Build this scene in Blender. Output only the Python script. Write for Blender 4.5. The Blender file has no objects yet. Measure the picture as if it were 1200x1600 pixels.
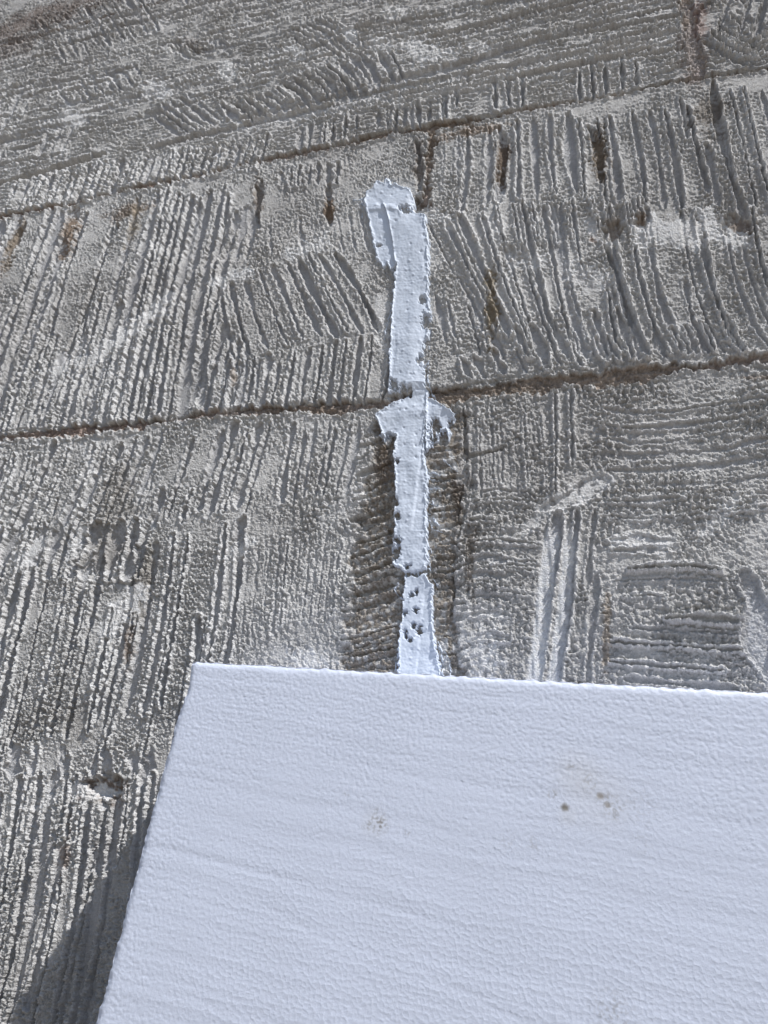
import bpy, math
import numpy as np
from mathutils import Matrix, Vector

# ------------------------------------------------------------------ camera, sky, sun, exposure
scene = bpy.context.scene
C = scene.collection
YAW, PITCH, ROLL, FPX = math.radians(-18.043), math.radians(27.498), math.radians(5.732), 1135.86
D = 0.325            # camera to wall face, metres
CZ = 1.5             # camera height
ZB = np.array([0, 0, CZ])
fv = np.array([math.sin(YAW)*math.cos(PITCH), math.cos(YAW)*math.cos(PITCH), math.sin(PITCH)])
r0 = np.cross(fv, [0, 0, 1]); r0 /= np.linalg.norm(r0); u0 = np.cross(r0, fv)
rv = math.cos(ROLL)*r0 + math.sin(ROLL)*u0
uv = np.cross(rv, fv)
cam_d = bpy.data.cameras.new('camera'); cam = bpy.data.objects.new('camera', cam_d); C.objects.link(cam)
cam_d.sensor_fit = 'VERTICAL'; cam_d.sensor_height = 36; cam_d.lens = FPX/1600*36
cam_d.clip_start = 0.01; cam_d.clip_end = 200
M = Matrix.Identity(4)
for i in range(3):
    M[i][0] = rv[i]; M[i][1] = uv[i]; M[i][2] = -fv[i]
M[2][3] = CZ
cam.matrix_world = M
scene.camera = cam

RAKE = math.radians(15.2); SLOPE = math.radians(60.9)
sdir = Vector((math.cos(SLOPE)*math.cos(RAKE), -math.sin(RAKE), math.sin(SLOPE)*math.cos(RAKE)))
sun_d = bpy.data.lights.new('sun', 'SUN'); sun_d.energy = 5.0; sun_d.angle = math.radians(0.53); sun_d.color = (1.0, 0.975, 0.94)
sun = bpy.data.objects.new('sun', sun_d); C.objects.link(sun)
sun.rotation_euler = sdir.to_track_quat('Z', 'Y').to_euler(); sun.location = (1, -1, 4)
w = bpy.data.worlds.new('World'); scene.world = w; w.use_nodes = True
nt = w.node_tree; nt.nodes.clear()
sky = nt.nodes.new('ShaderNodeTexSky'); sky.sky_type = 'NISHITA'; sky.sun_disc = False
sky.sun_elevation = math.asin(sdir.z); sky.sun_rotation = math.atan2(sdir.x, sdir.y)
bg = nt.nodes.new('ShaderNodeBackground'); bg.inputs[1].default_value = 0.108
wo = nt.nodes.new('ShaderNodeOutputWorld')
nt.links.new(sky.outputs[0], bg.inputs[0]); nt.links.new(bg.outputs[0], wo.inputs[0])
vs = scene.view_settings
vs.view_transform = 'Standard'; vs.look = 'None'; vs.gamma = 1; vs.exposure = 0.18; vs.use_curve_mapping = False

# ------------------------------------------------------------------ helpers
def at(u, v, dist=D):
    """design pixel -> point on the plane y = dist, as (x, z) relative to the camera"""
    u = np.asarray(u, float); v = np.asarray(v, float)
    a = (u-600)/FPX; b = -(v-800)/FPX
    dx = a*rv[0]+b*uv[0]+fv[0]; dy = a*rv[1]+b*uv[1]+fv[1]; dz = a*rv[2]+b*uv[2]+fv[2]
    k = dist/dy
    return dx*k, dz*k

def perlin(x, y, seed=0):
    rng = np.random.default_rng(seed)
    ang = rng.random(65536)*2*np.pi
    gx = np.cos(ang).astype(np.float32); gy = np.sin(ang).astype(np.float32)
    xi = np.floor(x).astype(np.int64); yi = np.floor(y).astype(np.int64)
    fx = (x-xi).astype(np.float32); fy = (y-yi).astype(np.float32)
    def g(ix, iy, dx, dy):
        h = ((ix*73856093) ^ (iy*19349663) ^ (seed*83492791)); h = (h ^ (h >> 13)) & 65535
        return gx[h]*dx + gy[h]*dy
    sx = fx*fx*fx*(fx*(fx*6-15)+10); sy = fy*fy*fy*(fy*(fy*6-15)+10)
    a = g(xi, yi, fx, fy); b = g(xi+1, yi, fx-1, fy); c = g(xi, yi+1, fx, fy-1); d = g(xi+1, yi+1, fx-1, fy-1)
    return ((a+(b-a)*sx) + ((c+(d-c)*sx)-(a+(b-a)*sx))*sy)*1.5

def cells(x, y, seed=0, jit=0.9):
    """F1, F2, cell random, offset to the cell point"""
    rng = np.random.default_rng(seed+99)
    jx = (rng.random(65536)*jit+(1-jit)/2).astype(np.float32); jy = (rng.random(65536)*jit+(1-jit)/2).astype(np.float32); cr = rng.random(65536).astype(np.float32)
    xi = np.floor(x).astype(np.int64); yi = np.floor(y).astype(np.int64)
    f1 = np.full(x.shape, 9., np.float32); f2 = f1.copy(); r = np.zeros(x.shape, np.float32)
    ox = np.zeros(x.shape, np.float32); oy = ox.copy()
    for a in (-1, 0, 1):
        for b in (-1, 0, 1):
            cx = xi+a; cy = yi+b
            h = ((cx*73856093) ^ (cy*19349663) ^ (seed*7919)); h = (h ^ (h >> 11)) & 65535
            px = (cx+jx[h]-x).astype(np.float32); py = (cy+jy[h]-y).astype(np.float32)
            d = np.sqrt(px*px+py*py)
            m = d < f1
            f2 = np.where(m, f1, np.minimum(f2, d)); r = np.where(m, cr[h], r)
            ox = np.where(m, px, ox); oy = np.where(m, py, oy); f1 = np.where(m, d, f1)
    return f1, f2, r, ox, oy

def sstep(a, b, x):
    t = np.clip((x-a)/(b-a), 0, 1); return t*t*(3-2*t)

def chaikin(p, n=2):
    p = np.asarray(p, float)
    for _ in range(n):
        if len(p) < 3: break
        q = np.empty((2*(len(p)-1), 2)); q[0::2] = p[:-1]*.75+p[1:]*.25; q[1::2] = p[:-1]*.25+p[1:]*.75
        q[0] = p[0]; q[-1] = p[-1]; p = q
    return p

def poly_sdf(U, V, P):
    """signed distance, negative inside"""
    P = np.asarray(P, float); d = np.full(U.shape, 1e9); ins = np.zeros(U.shape, bool)
    for i in range(len(P)):
        a = P[i]; b = P[(i+1) % len(P)]
        e = b-a; wx = U-a[0]; wy = V-a[1]
        t = np.clip((wx*e[0]+wy*e[1])/(e@e+1e-9), 0, 1)
        d = np.minimum(d, (wx-e[0]*t)**2+(wy-e[1]*t)**2)
        c = ((a[1] <= V) & (b[1] > V)) | ((b[1] <= V) & (a[1] > V))
        if b[1] != a[1]:
            xx = a[0]+(V-a[1])/(b[1]-a[1])*e[0]
            ins ^= c & (U < xx)
    d = np.sqrt(d)
    return np.where(ins, -d, d)

def mesh_from(name, verts, quads, mat, colors=None, parent=None, smooth=True):
    me = bpy.data.meshes.new(name)
    n = len(verts); m = len(quads)
    me.vertices.add(n); me.vertices.foreach_set('co', np.ascontiguousarray(verts, np.float32).ravel())
    me.loops.add(m*4); me.polygons.add(m)
    me.loops.foreach_set('vertex_index', np.ascontiguousarray(quads, np.int32).ravel())
    me.polygons.foreach_set('loop_start', np.arange(0, m*4, 4, dtype=np.int32))
    me.polygons.foreach_set('use_smooth', np.full(m, smooth))
    me.update(calc_edges=True)
    if colors is not None:
        ca = me.color_attributes.new('stain', 'FLOAT_COLOR', 'POINT')
        ca.data.foreach_set('color', np.c_[colors, np.ones(n)].astype(np.float32).ravel())
    me.materials.append(mat)
    o = bpy.data.objects.new(name, me); C.objects.link(o)
    if parent: o.parent = parent
    return o

def sub_mesh(name, V, Q, Col, mat, parent):
    used = np.unique(Q); remap = np.zeros(len(V), np.int64); remap[used] = np.arange(len(used))
    return mesh_from(name, V[used], remap[Q], mat, Col[used], parent)

def material(name, rough=0.9, spec=0.3, base=None, bump=()):
    m = bpy.data.materials.new(name); m.use_nodes = True
    t = m.node_tree; b = t.nodes['Principled BSDF']
    b.inputs['Roughness'].default_value = rough; b.inputs['Specular IOR Level'].default_value = spec
    tc = t.nodes.new('ShaderNodeTexCoord')
    if base is None:
        a = t.nodes.new('ShaderNodeAttribute'); a.attribute_name = 'stain'; src = a.outputs['Color']
    else:
        a = t.nodes.new('ShaderNodeRGB'); a.outputs[0].default_value = (*base, 1); src = a.outputs[0]
    n = t.nodes.new('ShaderNodeTexNoise'); n.inputs['Scale'].default_value = 900; n.inputs['Detail'].default_value = 5
    t.links.new(tc.outputs['Object'], n.inputs['Vector'])
    mr = t.nodes.new('ShaderNodeMapRange'); mr.inputs[1].default_value = .3; mr.inputs[2].default_value = .7
    mr.inputs[3].default_value = bump[0] if bump else .9; mr.inputs[4].default_value = 1.0
    t.links.new(n.outputs[0], mr.inputs[0])
    mx = t.nodes.new('ShaderNodeMix'); mx.data_type = 'RGBA'; mx.blend_type = 'MULTIPLY'; mx.inputs[0].default_value = 1
    t.links.new(src, mx.inputs[6]); t.links.new(mr.outputs[0], mx.inputs[7]); t.links.new(mx.outputs[2], b.inputs['Base Color'])
    if bump:
        n2 = t.nodes.new('ShaderNodeTexNoise'); n2.inputs['Scale'].default_value = bump[1]; n2.inputs['Detail'].default_value = 4
        n2.inputs['Roughness'].default_value = .6
        t.links.new(tc.outputs['Object'], n2.inputs['Vector'])
        bp = t.nodes.new('ShaderNodeBump'); bp.inputs['Distance'].default_value = bump[2]; bp.inputs['Strength'].default_value = 1
        t.links.new(n2.outputs[0], bp.inputs['Height']); t.links.new(bp.outputs[0], b.inputs['Normal'])
    return m

def thing(name, label, cat, loc):
    o = bpy.data.objects.new(name, None); C.objects.link(o); o.location = loc
    o['label'] = label; o['category'] = cat; o.empty_display_size = .05
    return o

# ------------------------------------------------------------------ relief of the wall
STEP = 1.15
u0_, u1_, v0_, v1_ = -330, 1500, -170, 1760
us = np.arange(u0_, u1_, STEP); vs_ = np.arange(v0_, v1_, STEP)
U, V = np.meshgrid(us, vs_)
NV, NU = U.shape
X, Z = at(U, V)
X = X.astype(np.float64); Z = Z.astype(np.float64)
# a gentle warp so that nothing is ruler-straight
wpx = 2.2*perlin(X*160, Z*160, 1) + 1.3*perlin(X*420, Z*420, 2)
wpy = 2.2*perlin(X*160, Z*160, 3) + 1.3*perlin(X*420, Z*420, 4)
rag = perlin(U/5.5, V/5.5, 6)+.7*perlin(U/2.9, V/2.9, 7)
UW = U+wpx; VW = V+wpy
G = np.zeros(U.shape, np.float32)      # smooth groove floor
DP = np.zeros(U.shape, np.float32)     # depth
BR = np.zeros(U.shape, np.float32)     # burr along the edges
rng = np.random.default_rng(5)

def win(P, pad):
    a = int((P[:, 0].min()-pad-u0_)/STEP); b = int((P[:, 0].max()+pad-u0_)/STEP)+1
    c = int((P[:, 1].min()-pad-v0_)/STEP); d = int((P[:, 1].max()+pad-v0_)/STEP)+1
    a = max(a, 0); c = max(c, 0); b = min(b, NU); d = min(d, NV)
    if a >= b or c >= d: return None
    return slice(c, d), slice(a, b)

def line_dist(s, P):
    uu = UW[s]; vv = VW[s]; best = np.full(uu.shape, 1e9); par = np.zeros(uu.shape)
    seg = np.sqrt(((P[1:]-P[:-1])**2).sum(1)); L = seg.sum(); acc = 0
    for i in range(len(P)-1):
        e = P[i+1]-P[i]; wx = uu-P[i, 0]; wy = vv-P[i, 1]
        t = np.clip((wx*e[0]+wy*e[1])/(e@e+1e-9), 0, 1)
        d = (wx-e[0]*t)**2+(wy-e[1]*t)**2
        m = d < best; best = np.where(m, d, best); par = np.where(m, (acc+seg[i]*t)/L, par); acc += seg[i]
    return np.abs(np.sqrt(best)+1.25*rag[s]), par, L

def groove(P, w=9, depth=1.8, burr=.5, smooth=1.0, taper=True):
    """w full width in design pixels, depth in mm"""
    P = chaikin(P); s = win(P, w+14)
    if s is None: return
    d, t, L = line_dist(s, P)
    hw = w/2*(0.85+.3*np.sin(t*rng.uniform(3, 9)+rng.uniform(0, 6)))
    if taper:
        e = np.minimum(t, 1-t)*L; hw = hw*(.6+.4*sstep(0, 10, e))
    g = 1-sstep(hw-1.8, hw+1.2, d)
    G[s] = np.maximum(G[s]*(1), g*smooth)
    DP[s] = np.maximum(DP[s], g*depth*(1+.22*rag[s]*0+.15*np.sin(t*11)))
    b = np.exp(-((d-hw-1.5)/2.3)**2)*burr
    BR[s] = np.maximum(BR[s]*(1-g), b)

def comb(Lp, Rp, n, w=9, depth=1.8, burr=.5, jit=.12, skip=0.0, smooth=1.0, ends=.07, Mp=None, cut=None):
    Lp = np.asarray(Lp, float); Rp = np.asarray(Rp, float)
    for i in range(n):
        if rng.random() < skip: continue
        t = (i+rng.uniform(-jit, jit)*2.2)/(n-1)
        P = Lp*(1-t)+Rp*t
        if Mp is not None:
            q = np.asarray(Mp, float)
            P = Lp*(1-t)*(1-2*t)+q*4*t*(1-t)+Rp*t*(2*t-1)
        # end jitter
        a = rng.uniform(-ends*.3, ends); b = rng.uniform(-ends*.3, ends)
        P = P.copy(); P[0] += (P[1]-P[0])*a; P[-1] += (P[-2]-P[-1])*b
        if cut is not None and rng.random() < cut:      # stroke that breaks off half-way
            k = rng.uniform(.35, .75)
            if rng.random() < .5: P = P[0]+(P-P[0])*k
            else: P = P[-1]+(P-P[-1])*k
        if len(P) > 2: P[1:-1] += rng.normal(0, 1.6, P[1:-1].shape)
        groove(P, w*rng.choice([.5, .75, .95, 1.1, 1.45])*rng.uniform(.85, 1.15), depth*rng.uniform(.45, 1.3), burr*rng.uniform(.1, 1.7), smooth)

# --- top course
comb([(60,35),(85,70),(100,98)], [(215,-10),(235,20),(250,45)], 9, 7, 1.6, .6)
comb([(88,128),(108,168)], [(208,100),(225,130)], 8, 5, 1.2, .5, skip=.15)
comb([(150,-60),(190,20)], [(420,-120),(450,-20)], 11, 6, 1.3, .5, skip=.2)
comb([(455,45),(505,70),(532,92)], [(505,28),(555,52),(578,78)], 5, 8, 1.8, .8)
comb([(95,142),(115,166)], [(190,110),(208,134)], 7, 6, 1.6, .6)
comb([(235,176),(285,212)], [(290,148),(345,192)], 6, 7, 1.6, .7)
comb([(345,166),(365,182),(378,196)], [(560,84),(585,110),(592,140)], 14, 9, 2.2, .9, Mp=[(455,130),(482,146),(494,170)])
comb([(398,92),(428,112)], [(455,60),(486,84)], 5, 6, 1.4, .5)
comb([(268,72),(300,92)], [(340,60),(372,78)], 5, 6, 1.3, .5)
groove([(235,232),(300,214),(350,206),(430,185),(520,165),(600,148)], 13, 2.0, .4)
groove([(-20,292),(60,272),(110,256),(165,240)], 8, 3.4, .4, .5)
groove([(-20,226),(40,213),(75,206)], 8, 2.4, .3, .6)
groove([(120,205),(150,196),(200,190),(330,150),(420,128)], 6, 1.6, .3, .6)
groove([(180,160),(260,140),(340,128)], 7, 1.5, .2, .6)
comb([(8,338),(34,275)], [(402,262),(418,212)], 30, 6, 1.9, .7, jit=.1)
comb([(466,240),(471,200)], [(560,215),(562,178)], 6, 7, 1.8, .7)
comb([(585,205),(588,175)], [(690,188),(692,160)], 6, 6, 1.4, .5)
comb([(60,250),(86,190)], [(96,240),(118,185)], 3, 5, 1.5, .5)
for q in ([(617,210),(620,172)], [(655,195),(653,160)], [(692,188),(693,150)], [(697,150),(697,186)], [(713,142),(714,165)], [(773,128),(774,170)], [(793,128),(796,166)], [(815,120),(817,165)],
          [(905,102),(906,155)], [(925,100),(927,152)], [(945,100),(948,150)], [(972,98),(973,138)], [(993,98),(995,134)]):
    groove(q, 8, 1.9, .9)
groove([(600,128),(680,112),(740,96),(820,70),(900,52),(1065,25)], 11, 2.0, .5)
groove([(640,40),(700,30),(820,5),(900,-20)], 8, 1.5, .3)
groove([(590,80),(606,104),(618,132)], 9, 2.1, .7); groove([(608,78),(622,104),(636,130)], 7, 2.1, .7)
comb([(1098,70),(1125,90),(1160,104)], [(1150,15),(1190,44),(1240,60)], 5, 11, 2.0, .9)
comb([(1098,12),(1118,2)], [(1200,-15),(1210,5)], 5, 8, 1.6, .6)
comb([(-330,330),(-240,200)], [(-30,300),(60,120)], 16, 8, 1.7, .5)
comb([(1120,60),(1160,-60)], [(1480,60),(1500,-120)], 14, 8, 1.7, .5)

def px_of(x, z):
    x = np.asarray(x, float); z = np.asarray(z, float)
    dd = x*fv[0]+D*fv[1]+z*fv[2]
    return np.stack([600+FPX*(x*rv[0]+D*rv[1]+z*rv[2])/dd, 800-FPX*(x*uv[0]+D*uv[1]+z*uv[2])/dd], -1)
zA = float(at(600., 210.)[1])
for i in range(150):
    xa = rng.uniform(-.75, .04); L_ = rng.uniform(.03, .16); zz_ = zA+rng.uniform(.012, .30)
    if xa < -.25 and zz_ < zA+.06: continue
    xs_ = np.linspace(xa, min(xa+L_, .075), 4)
    groove(px_of(xs_, zz_+rng.normal(0, .0012, 4)), rng.uniform(2.5, 5.5), rng.uniform(.7, 1.6), rng.uniform(.3, 1.1), .7)
for i in range(34):
    xa = rng.uniform(-.28, .02); L_ = rng.uniform(.06, .22); zz_ = zA+rng.uniform(.03, .26)
    xs_ = np.linspace(xa, min(xa+L_, .075), 4)
    groove(px_of(xs_, zz_+rng.normal(0, .0012, 4)), rng.uniform(5, 8), rng.uniform(1.2, 2.2), rng.uniform(.5, 1.2), .8)
# --- middle course, left
comb([(-120,720),(-50,520),(22,338)], [(318,650),(335,500),(380,282)], 25, 10, 2.0, .7, ends=.12, cut=.4, jit=.22)
comb([(-60,690),(-25,600),(5,500)], [(300,668),(312,600),(325,530)], 22, 6, 1.7, .5, ends=.2, cut=.4, jit=.3)
comb([(-460,760),(-350,560),(-260,400)], [(-130,700),(-60,520),(0,350)], 10, 10, 1.8, .6)
comb([(300,640),(316,560),(334,490)], [(395,650),(400,600),(402,560)], 6, 11, 2.0, .6)
comb([(338,415),(352,370),(362,335)], [(385,405),(393,360),(398,320)], 4, 10, 2.0, .5)
comb([(346,450),(352,490),(368,560)], [(520,395),(556,450),(590,520)], 10, 11, 2.1, .6, Mp=[(434,412),(458,470),(486,530)])
comb([(322,648),(330,600),(340,570)], [(594,632),(603,570),(608,520)], 14, 9, 1.8, .6)
comb([(440,292),(443,262)], [(526,285),(529,255)], 7, 8, 1.5, .6)
comb([(425,350),(430,400)], [(560,330),(572,390)], 8, 5, .8, .2, skip=.3)
groove([(408,285),(400,330),(404,355)], 12, 3.0, .2, .5)
groove([(514,290),(512,320),(516,352)], 12, 3.2, .2, .6)
groove([(118,330),(104,360),(92,405)], 26, 1.6, .1, .4)
groove([(40,350),(18,385),(-5,430)], 10, 2.2, .5)
groove([(135,480),(150,440),(165,390),(185,350)], 6, 3.2, .2, .5)
groove([(100,562),(118,520),(138,470)], 7, 3.0, .2, .5)
groove([(20,560),(45,500),(58,462)], 6, 3.0, .2, .5)

# --- middle course, right
comb([(736,205),(735,260),(728,330)], [(885,172),(890,240),(898,300)], 7, 12, 2.1, .8, ends=.12)
comb([(905,190),(912,250),(915,320)], [(1190,135),(1215,230),(1240,330)], 12, 10, 2.2, .8, ends=.12, cut=.15)
comb([(690,210),(688,300)], [(722,200),(720,300)], 2, 5, .9, .4)
comb([(676,350),(712,420),(748,475),(760,520)], [(868,310),(884,430),(902,525),(925,560)], 9, 10, 1.9, 1.1, ends=.15)
comb([(868,310),(884,430),(902,525),(925,560)], [(1180,330),(1195,430),(1235,520),(1260,545)], 12, 12, 2.0, 1.2, ends=.15, cut=.12)
comb([(780,320),(790,380)], [(1000,310),(1020,380)], 9, 4, 1.0, .9)
comb([(682,460),(690,500),(700,540)], [(750,490),(760,520),(770,560)], 4, 9, 1.7, .9)
comb([(720,560),(735,590)], [(1130,500),(1150,545)], 15, 13, 1.6, .9)
comb([(770,520),(790,560)], [(960,480),(985,560)], 7, 13, 1.7, 1.0)
groove([(786,212),(788,250),(784,300)], 16, 3.4, .3, .5)
groove([(920,200),(936,235),(938,285)], 15, 3.6, .4, .5)
groove([(1114,130),(1120,190),(1136,260),(1164,335)], 13, 4.2, .5, .6)
groove([(1074,170),(1090,240),(1108,300)], 11, 3.0, .8)
groove([(945,385),(962,425),(978,470),(986,510)], 9, 4.2, .4, .4)
groove([(652,225),(657,260),(655,300)], 14, 2.6, .2, .4)

# --- lower course, left
comb([(-60,860),(-20,780),(10,705)], [(388,800),(408,725),(428,656)], 22, 9, 1.8, .7, ends=.2, cut=.25)
comb([(436,790),(445,720),(455,662)], [(560,770),(572,720),(584,668)], 8, 7, 1.3, .5, ends=.25, skip=.1)
comb([(-260,900),(-200,800),(-160,720)], [(-70,860),(-20,780),(0,705)], 6, 9, 1.8, .7)
comb([(-20,900),(-10,860),(8,825)], [(215,905),(222,860),(232,815)], 12, 13, 2.3, .8)
comb([(-75,1195),(-30,1030),(0,900)], [(348,1090),(370,960),(384,812)], 15, 11, 2.4, .7, ends=.06, cut=.15)
comb([(-65,1190),(-15,1030),(10,920)], [(330,1190),(355,1060),(368,960)], 12, 5, 1.5, .5, ends=.2, cut=.5, jit=.3)
comb([(8,1300),(20,1250),(30,1205)], [(250,1400),(262,1300),(268,1210)], 14, 6, 1.6, .5, ends=.3, cut=.5, jit=.3)
comb([(-420,1250),(-360,1050),(-300,860)], [(-100,1195),(-60,1030),(-30,870)], 9, 12, 2.4, .6)
comb([(380,1000),(388,900),(392,830)], [(540,960),(545,900),(555,830)], 15, 4, .6, .3, ends=.25, smooth=.5)
groove([(362,850),(374,830),(382,808)], 15, 2.0, .6)
# --- the course below, left of the board
comb([(-60,1640),(0,1430),(30,1212)], [(235,1600),(256,1400),(274,1190)], 10, 12, 2.3, .6, ends=.08)
comb([(-30,1560),(10,1420),(40,1300)], [(80,1640),(120,1450),(150,1290)], 4, 8, 1.6, .4, ends=.2)
comb([(-420,1700),(-330,1430),(-260,1235)], [(-90,1660),(-30,1430),(0,1235)], 8, 12, 2.3, .6)
comb([(280,1700),(300,1400),(310,1200)], [(520,1700),(520,1400),(520,1200)], 8, 12, 2.3, .6)
comb([(14,1218),(22,1165)], [(238,1214),(246,1170)], 8, 17, 1.2, .4, jit=.3, ends=.2)

# --- lower course, right
comb([(935,640),(1000,650),(1200,622)], [(938,805),(1010,812),(1220,790)], 8, 7, 1.0, .6, ends=.2, smooth=.6, cut=.3)
comb([(950,890),(1050,882),(1180,890)], [(942,1055),(1040,1062),(1190,1078)], 8, 7, .75, 1.5, ends=.5, cut=.3)
groove([(1140,700),(1170,690),(1230,680)], 9, 1.2, .6)
groove([(1165,900),(1190,960),(1180,1010),(1210,1060)], 50, 1.3, .7, .8)
groove([(955,845),(1000,843),(1052,848)], 14, 1.0, .8, .6)
groove([(955,862),(1000,860),(1042,862)], 10, .8, .6, .6)
groove([(868,616),(868,660),(870,740),(866,775)], 5, .8, 1.3)
groove([(893,610),(893,660),(894,725)], 6, .8, 1.1)
groove([(845,795),(880,785),(915,768),(945,750)], 26, 1.7, .3, .9)
groove([(872,805),(862,880),(850,980),(840,1060),(836,1120)], 19, 1.9, 1.3, 1.0)
groove([(903,800),(893,880),(880,980),(870,1060),(866,1120)], 18, 1.9, 1.2, 1.0)
groove([(930,800),(922,860),(918,920)], 10, 1.6, .5, .6)
groove([(932,900),(924,980),(918,1070)], 14, 1.6, .4, .7)
groove([(818,828),(832,818),(845,808)], 13, 1.1, .2, .9)
groove([(720,712),(750,712),(790,698)], 8, 3.4, .4, .3)
groove([(724,640),(729,690),(725,730)], 6, 2.6, .3, .3); groove([(721,770),(716,800),(720,830),(712,850)], 5, 2.2, .3, .3); groove([(706,890),(709,930),(703,960)], 6, 2.6, .3, .3)
comb([(735,640),(736,800)], [(840,630),(850,770)], 10, 4, .6, .4, ends=.25, smooth=.35)
comb([(735,870),(760,864),(790,872)], [(738,1000),(760,992),(796,1000)], 5, 12, 1.2, .8, skip=.1)
comb([(730,770),(780,762),(850,770)], [(730,1010),(780,1010),(840,1020)], 13, 5, .6, .5, ends=.3, smooth=.3, cut=.5)
# --- rough strip either side of the filler: sloping scratches
comb([(560,700),(590,690),(620,672)], [(528,1045),(575,1035),(622,1018)], 17, 9, 1.5, .6, ends=.1, smooth=.35)
comb([(672,700),(700,698),(722,692)], [(690,1040),(705,1040),(730,1032)], 15, 8, 1.3, .5, ends=.1, smooth=.3)
comb([(556,990),(590,975),(625,960)], [(545,1045),(590,1042),(622,1040)], 4, 7, 1.0, .6, smooth=.3)

# --- generic combing beyond the picture, in wall coordinates
def generic(x, z):
    a = 1.2+.5*perlin(x*2.1, z*2.4, 21)
    bl = np.floor((x+.08)/.31)*1.7+np.floor(z/.24)*2.3
    a = a+.5*np.sin(bl*5.1)
    q = x*np.sin(a)+z*np.cos(a)+.006*perlin(x*12, z*12, 22)
    f = np.abs(((q/.0165) % 1)-.5)*2
    g = 1-sstep(.28, .45, f)
    return g*sstep(-.25, .0, perlin(x*14, z*14, 23)+.1)
edge = np.maximum(np.maximum(-U-60, U-1260), np.maximum(-V-50, V-1700))
out = sstep(0, 60, edge)
out = np.maximum(out, sstep(1140, 1220, V)*sstep(420, 500, U))
gg = generic(X, Z)
G = np.where(out > .5, np.maximum(G*(1-out), gg), G); DP = np.where(out > .5, np.maximum(DP*(1-out), gg*2.0), DP)

# --- block layout in wall coordinates
def jz(P, xq):
    P = np.asarray(P, float); px, pz = at(P[:, 0], P[:, 1]); o = np.argsort(px)
    return np.interp(xq, px[o], pz[o])
JA = [(0,338),(100,320),(200,297),(300,276),(400,252),(540,226),(600,210),(700,195),(800,176),(900,160),(1000,140),(1115,118),(1200,108)]
JB = [(0,684),(100,674),(200,665),(350,645),(475,637),(575,636),(675,622),(825,600),(975,588),(1060,576),(1125,572),(1200,558)]
cx_, cz_ = at(np.array([0., 160.]), np.array([72., 28.]))
ex_, ez_ = at(np.array([0., 240.]), np.array([1197., 1196.]))
def courses(x):
    a = jz(JA, x); b = jz(JB, x)
    c = np.full_like(a, cz_.mean()); e = np.full_like(a, ez_.mean())
    return c, a, b, e
# half widths (mm) of the visible mortar along x
def hw_prof(P, x):
    P = np.asarray(P, float); px, _ = at(P[:, 0], P[:, 1]); o = np.argsort(px)
    return np.interp(x, px[o], P[o, 2])
WA = [(0,338,3.2),(250,285,3.4),(400,250,2.8),(540,225,4.0),(640,205,5.0),(700,195,3.8),(800,176,3.0),(880,165,1.8),(1000,140,1.2),(1115,118,2.6),(1200,108,1.5)]
WB = [(0,685,5.2),(100,675,5.0),(150,668,4.4),(250,655,2.6),(400,640,3.0),(480,638,5.0),(590,636,5.2),(680,622,6.0),(830,600,7.4),(1000,585,7.0),(1060,576,4.0),(1110,572,2.8),(1200,558,2.6)]
def layout(x, z, n1, n2):
    c, a, b, e = courses(x)
    zz = z*1000+n1*2.4+n2*1.2+1.6*perlin(x*60, z*60, 37); xx = x*1000+n1*3.0+n2*1.4+2.5*perlin(x*60, z*60, 38)
    brk = .95+.75*perlin(x*26, x*0+3.3, 35)+.35*perlin(x*90, x*0+8.1, 36)
    wa = hw_prof(WA, x)*np.clip(brk, .55, 1.3)*.9; wb = hw_prof(WB, x)*np.clip(brk, .2, 1.3)*.85
    dA = np.abs(zz-a*1000)-wa; dB = np.abs(zz-b*1000)-wb
    dC = np.abs(zz-c*1000)-1.2; dE = np.full_like(dC, 50.)
    H = np.minimum(np.minimum(dA, dB), np.minimum(dC, dE))
    course = np.where(z > c, 0, np.where(z > a, 1, np.where(z > b, 2, np.where(z > e, 3, 4))))
    # beyond: further courses every 24 cm
    up = np.clip(np.floor((z-c)/.24), 0, None); dn = np.clip(np.floor((e-z)/.24), 0, None)
    zc = (z-c)/.24; zc2 = (e-z)/.24
    H = np.where((z > c+.12), np.minimum(H, np.abs(zc-np.round(zc))*240-3), H)
    H = np.where((z < e-.12), np.minimum(H, np.abs(zc2-np.round(zc2))*240-3), H)
    row = course+np.where(course == 4, dn, 0)-np.where(course == 0, up, 0)
    # vertical joints: x positions (metres) and half widths (mm) by course
    VX = {0: -.40, 1: at(1082., 60.)[0], 2: at(656., 420.)[0], 3: at(650., 850.)[0], 4: -.02}
    VW_ = {0: 3, 1: 4.5, 2: 2.5, 3: 3, 4: 3}
    col = np.zeros(x.shape, int); VJ = np.full(x.shape, 99.)
    for k in range(5):
        sel = course == k
        q = (x-VX[k]+.0*z)/.80
        if k in (0, 4): q = q+(np.where(sel, row, 0) % 2)*.5
        j = np.abs(q-np.round(q))*800-VW_[k]+(xx-x*1000)
        if k == 3:      # wide scarred joint between the two lower blocks
            near = np.abs(q) < .3
            pass
        VJ = np.where(sel, j, VJ); col = np.where(sel, np.floor(q), col)
    return course, row, col, H, VJ
n1 = perlin(X*210, Z*210, 31); n2 = perlin(X*620, Z*620, 32)
course, row, col, HJ, VJ = layout(X, Z, n1, n2)
scar = poly_sdf(UW+9*n1+14*perlin(X*70, Z*70, 33), VW+8*n1, [(588,655),(612,636),(724,640),(729,700),(724,800),(712,860),(706,930),(716,1060),(720,1200),(500,1200),(534,1050),(548,930),(566,800)])
mort_d = np.minimum(HJ, np.where(course == 3, np.where(np.abs(VJ) < 90, 99, VJ), np.where(VJ < 0, VJ, VJ)))   # mm, negative inside mortar
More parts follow.
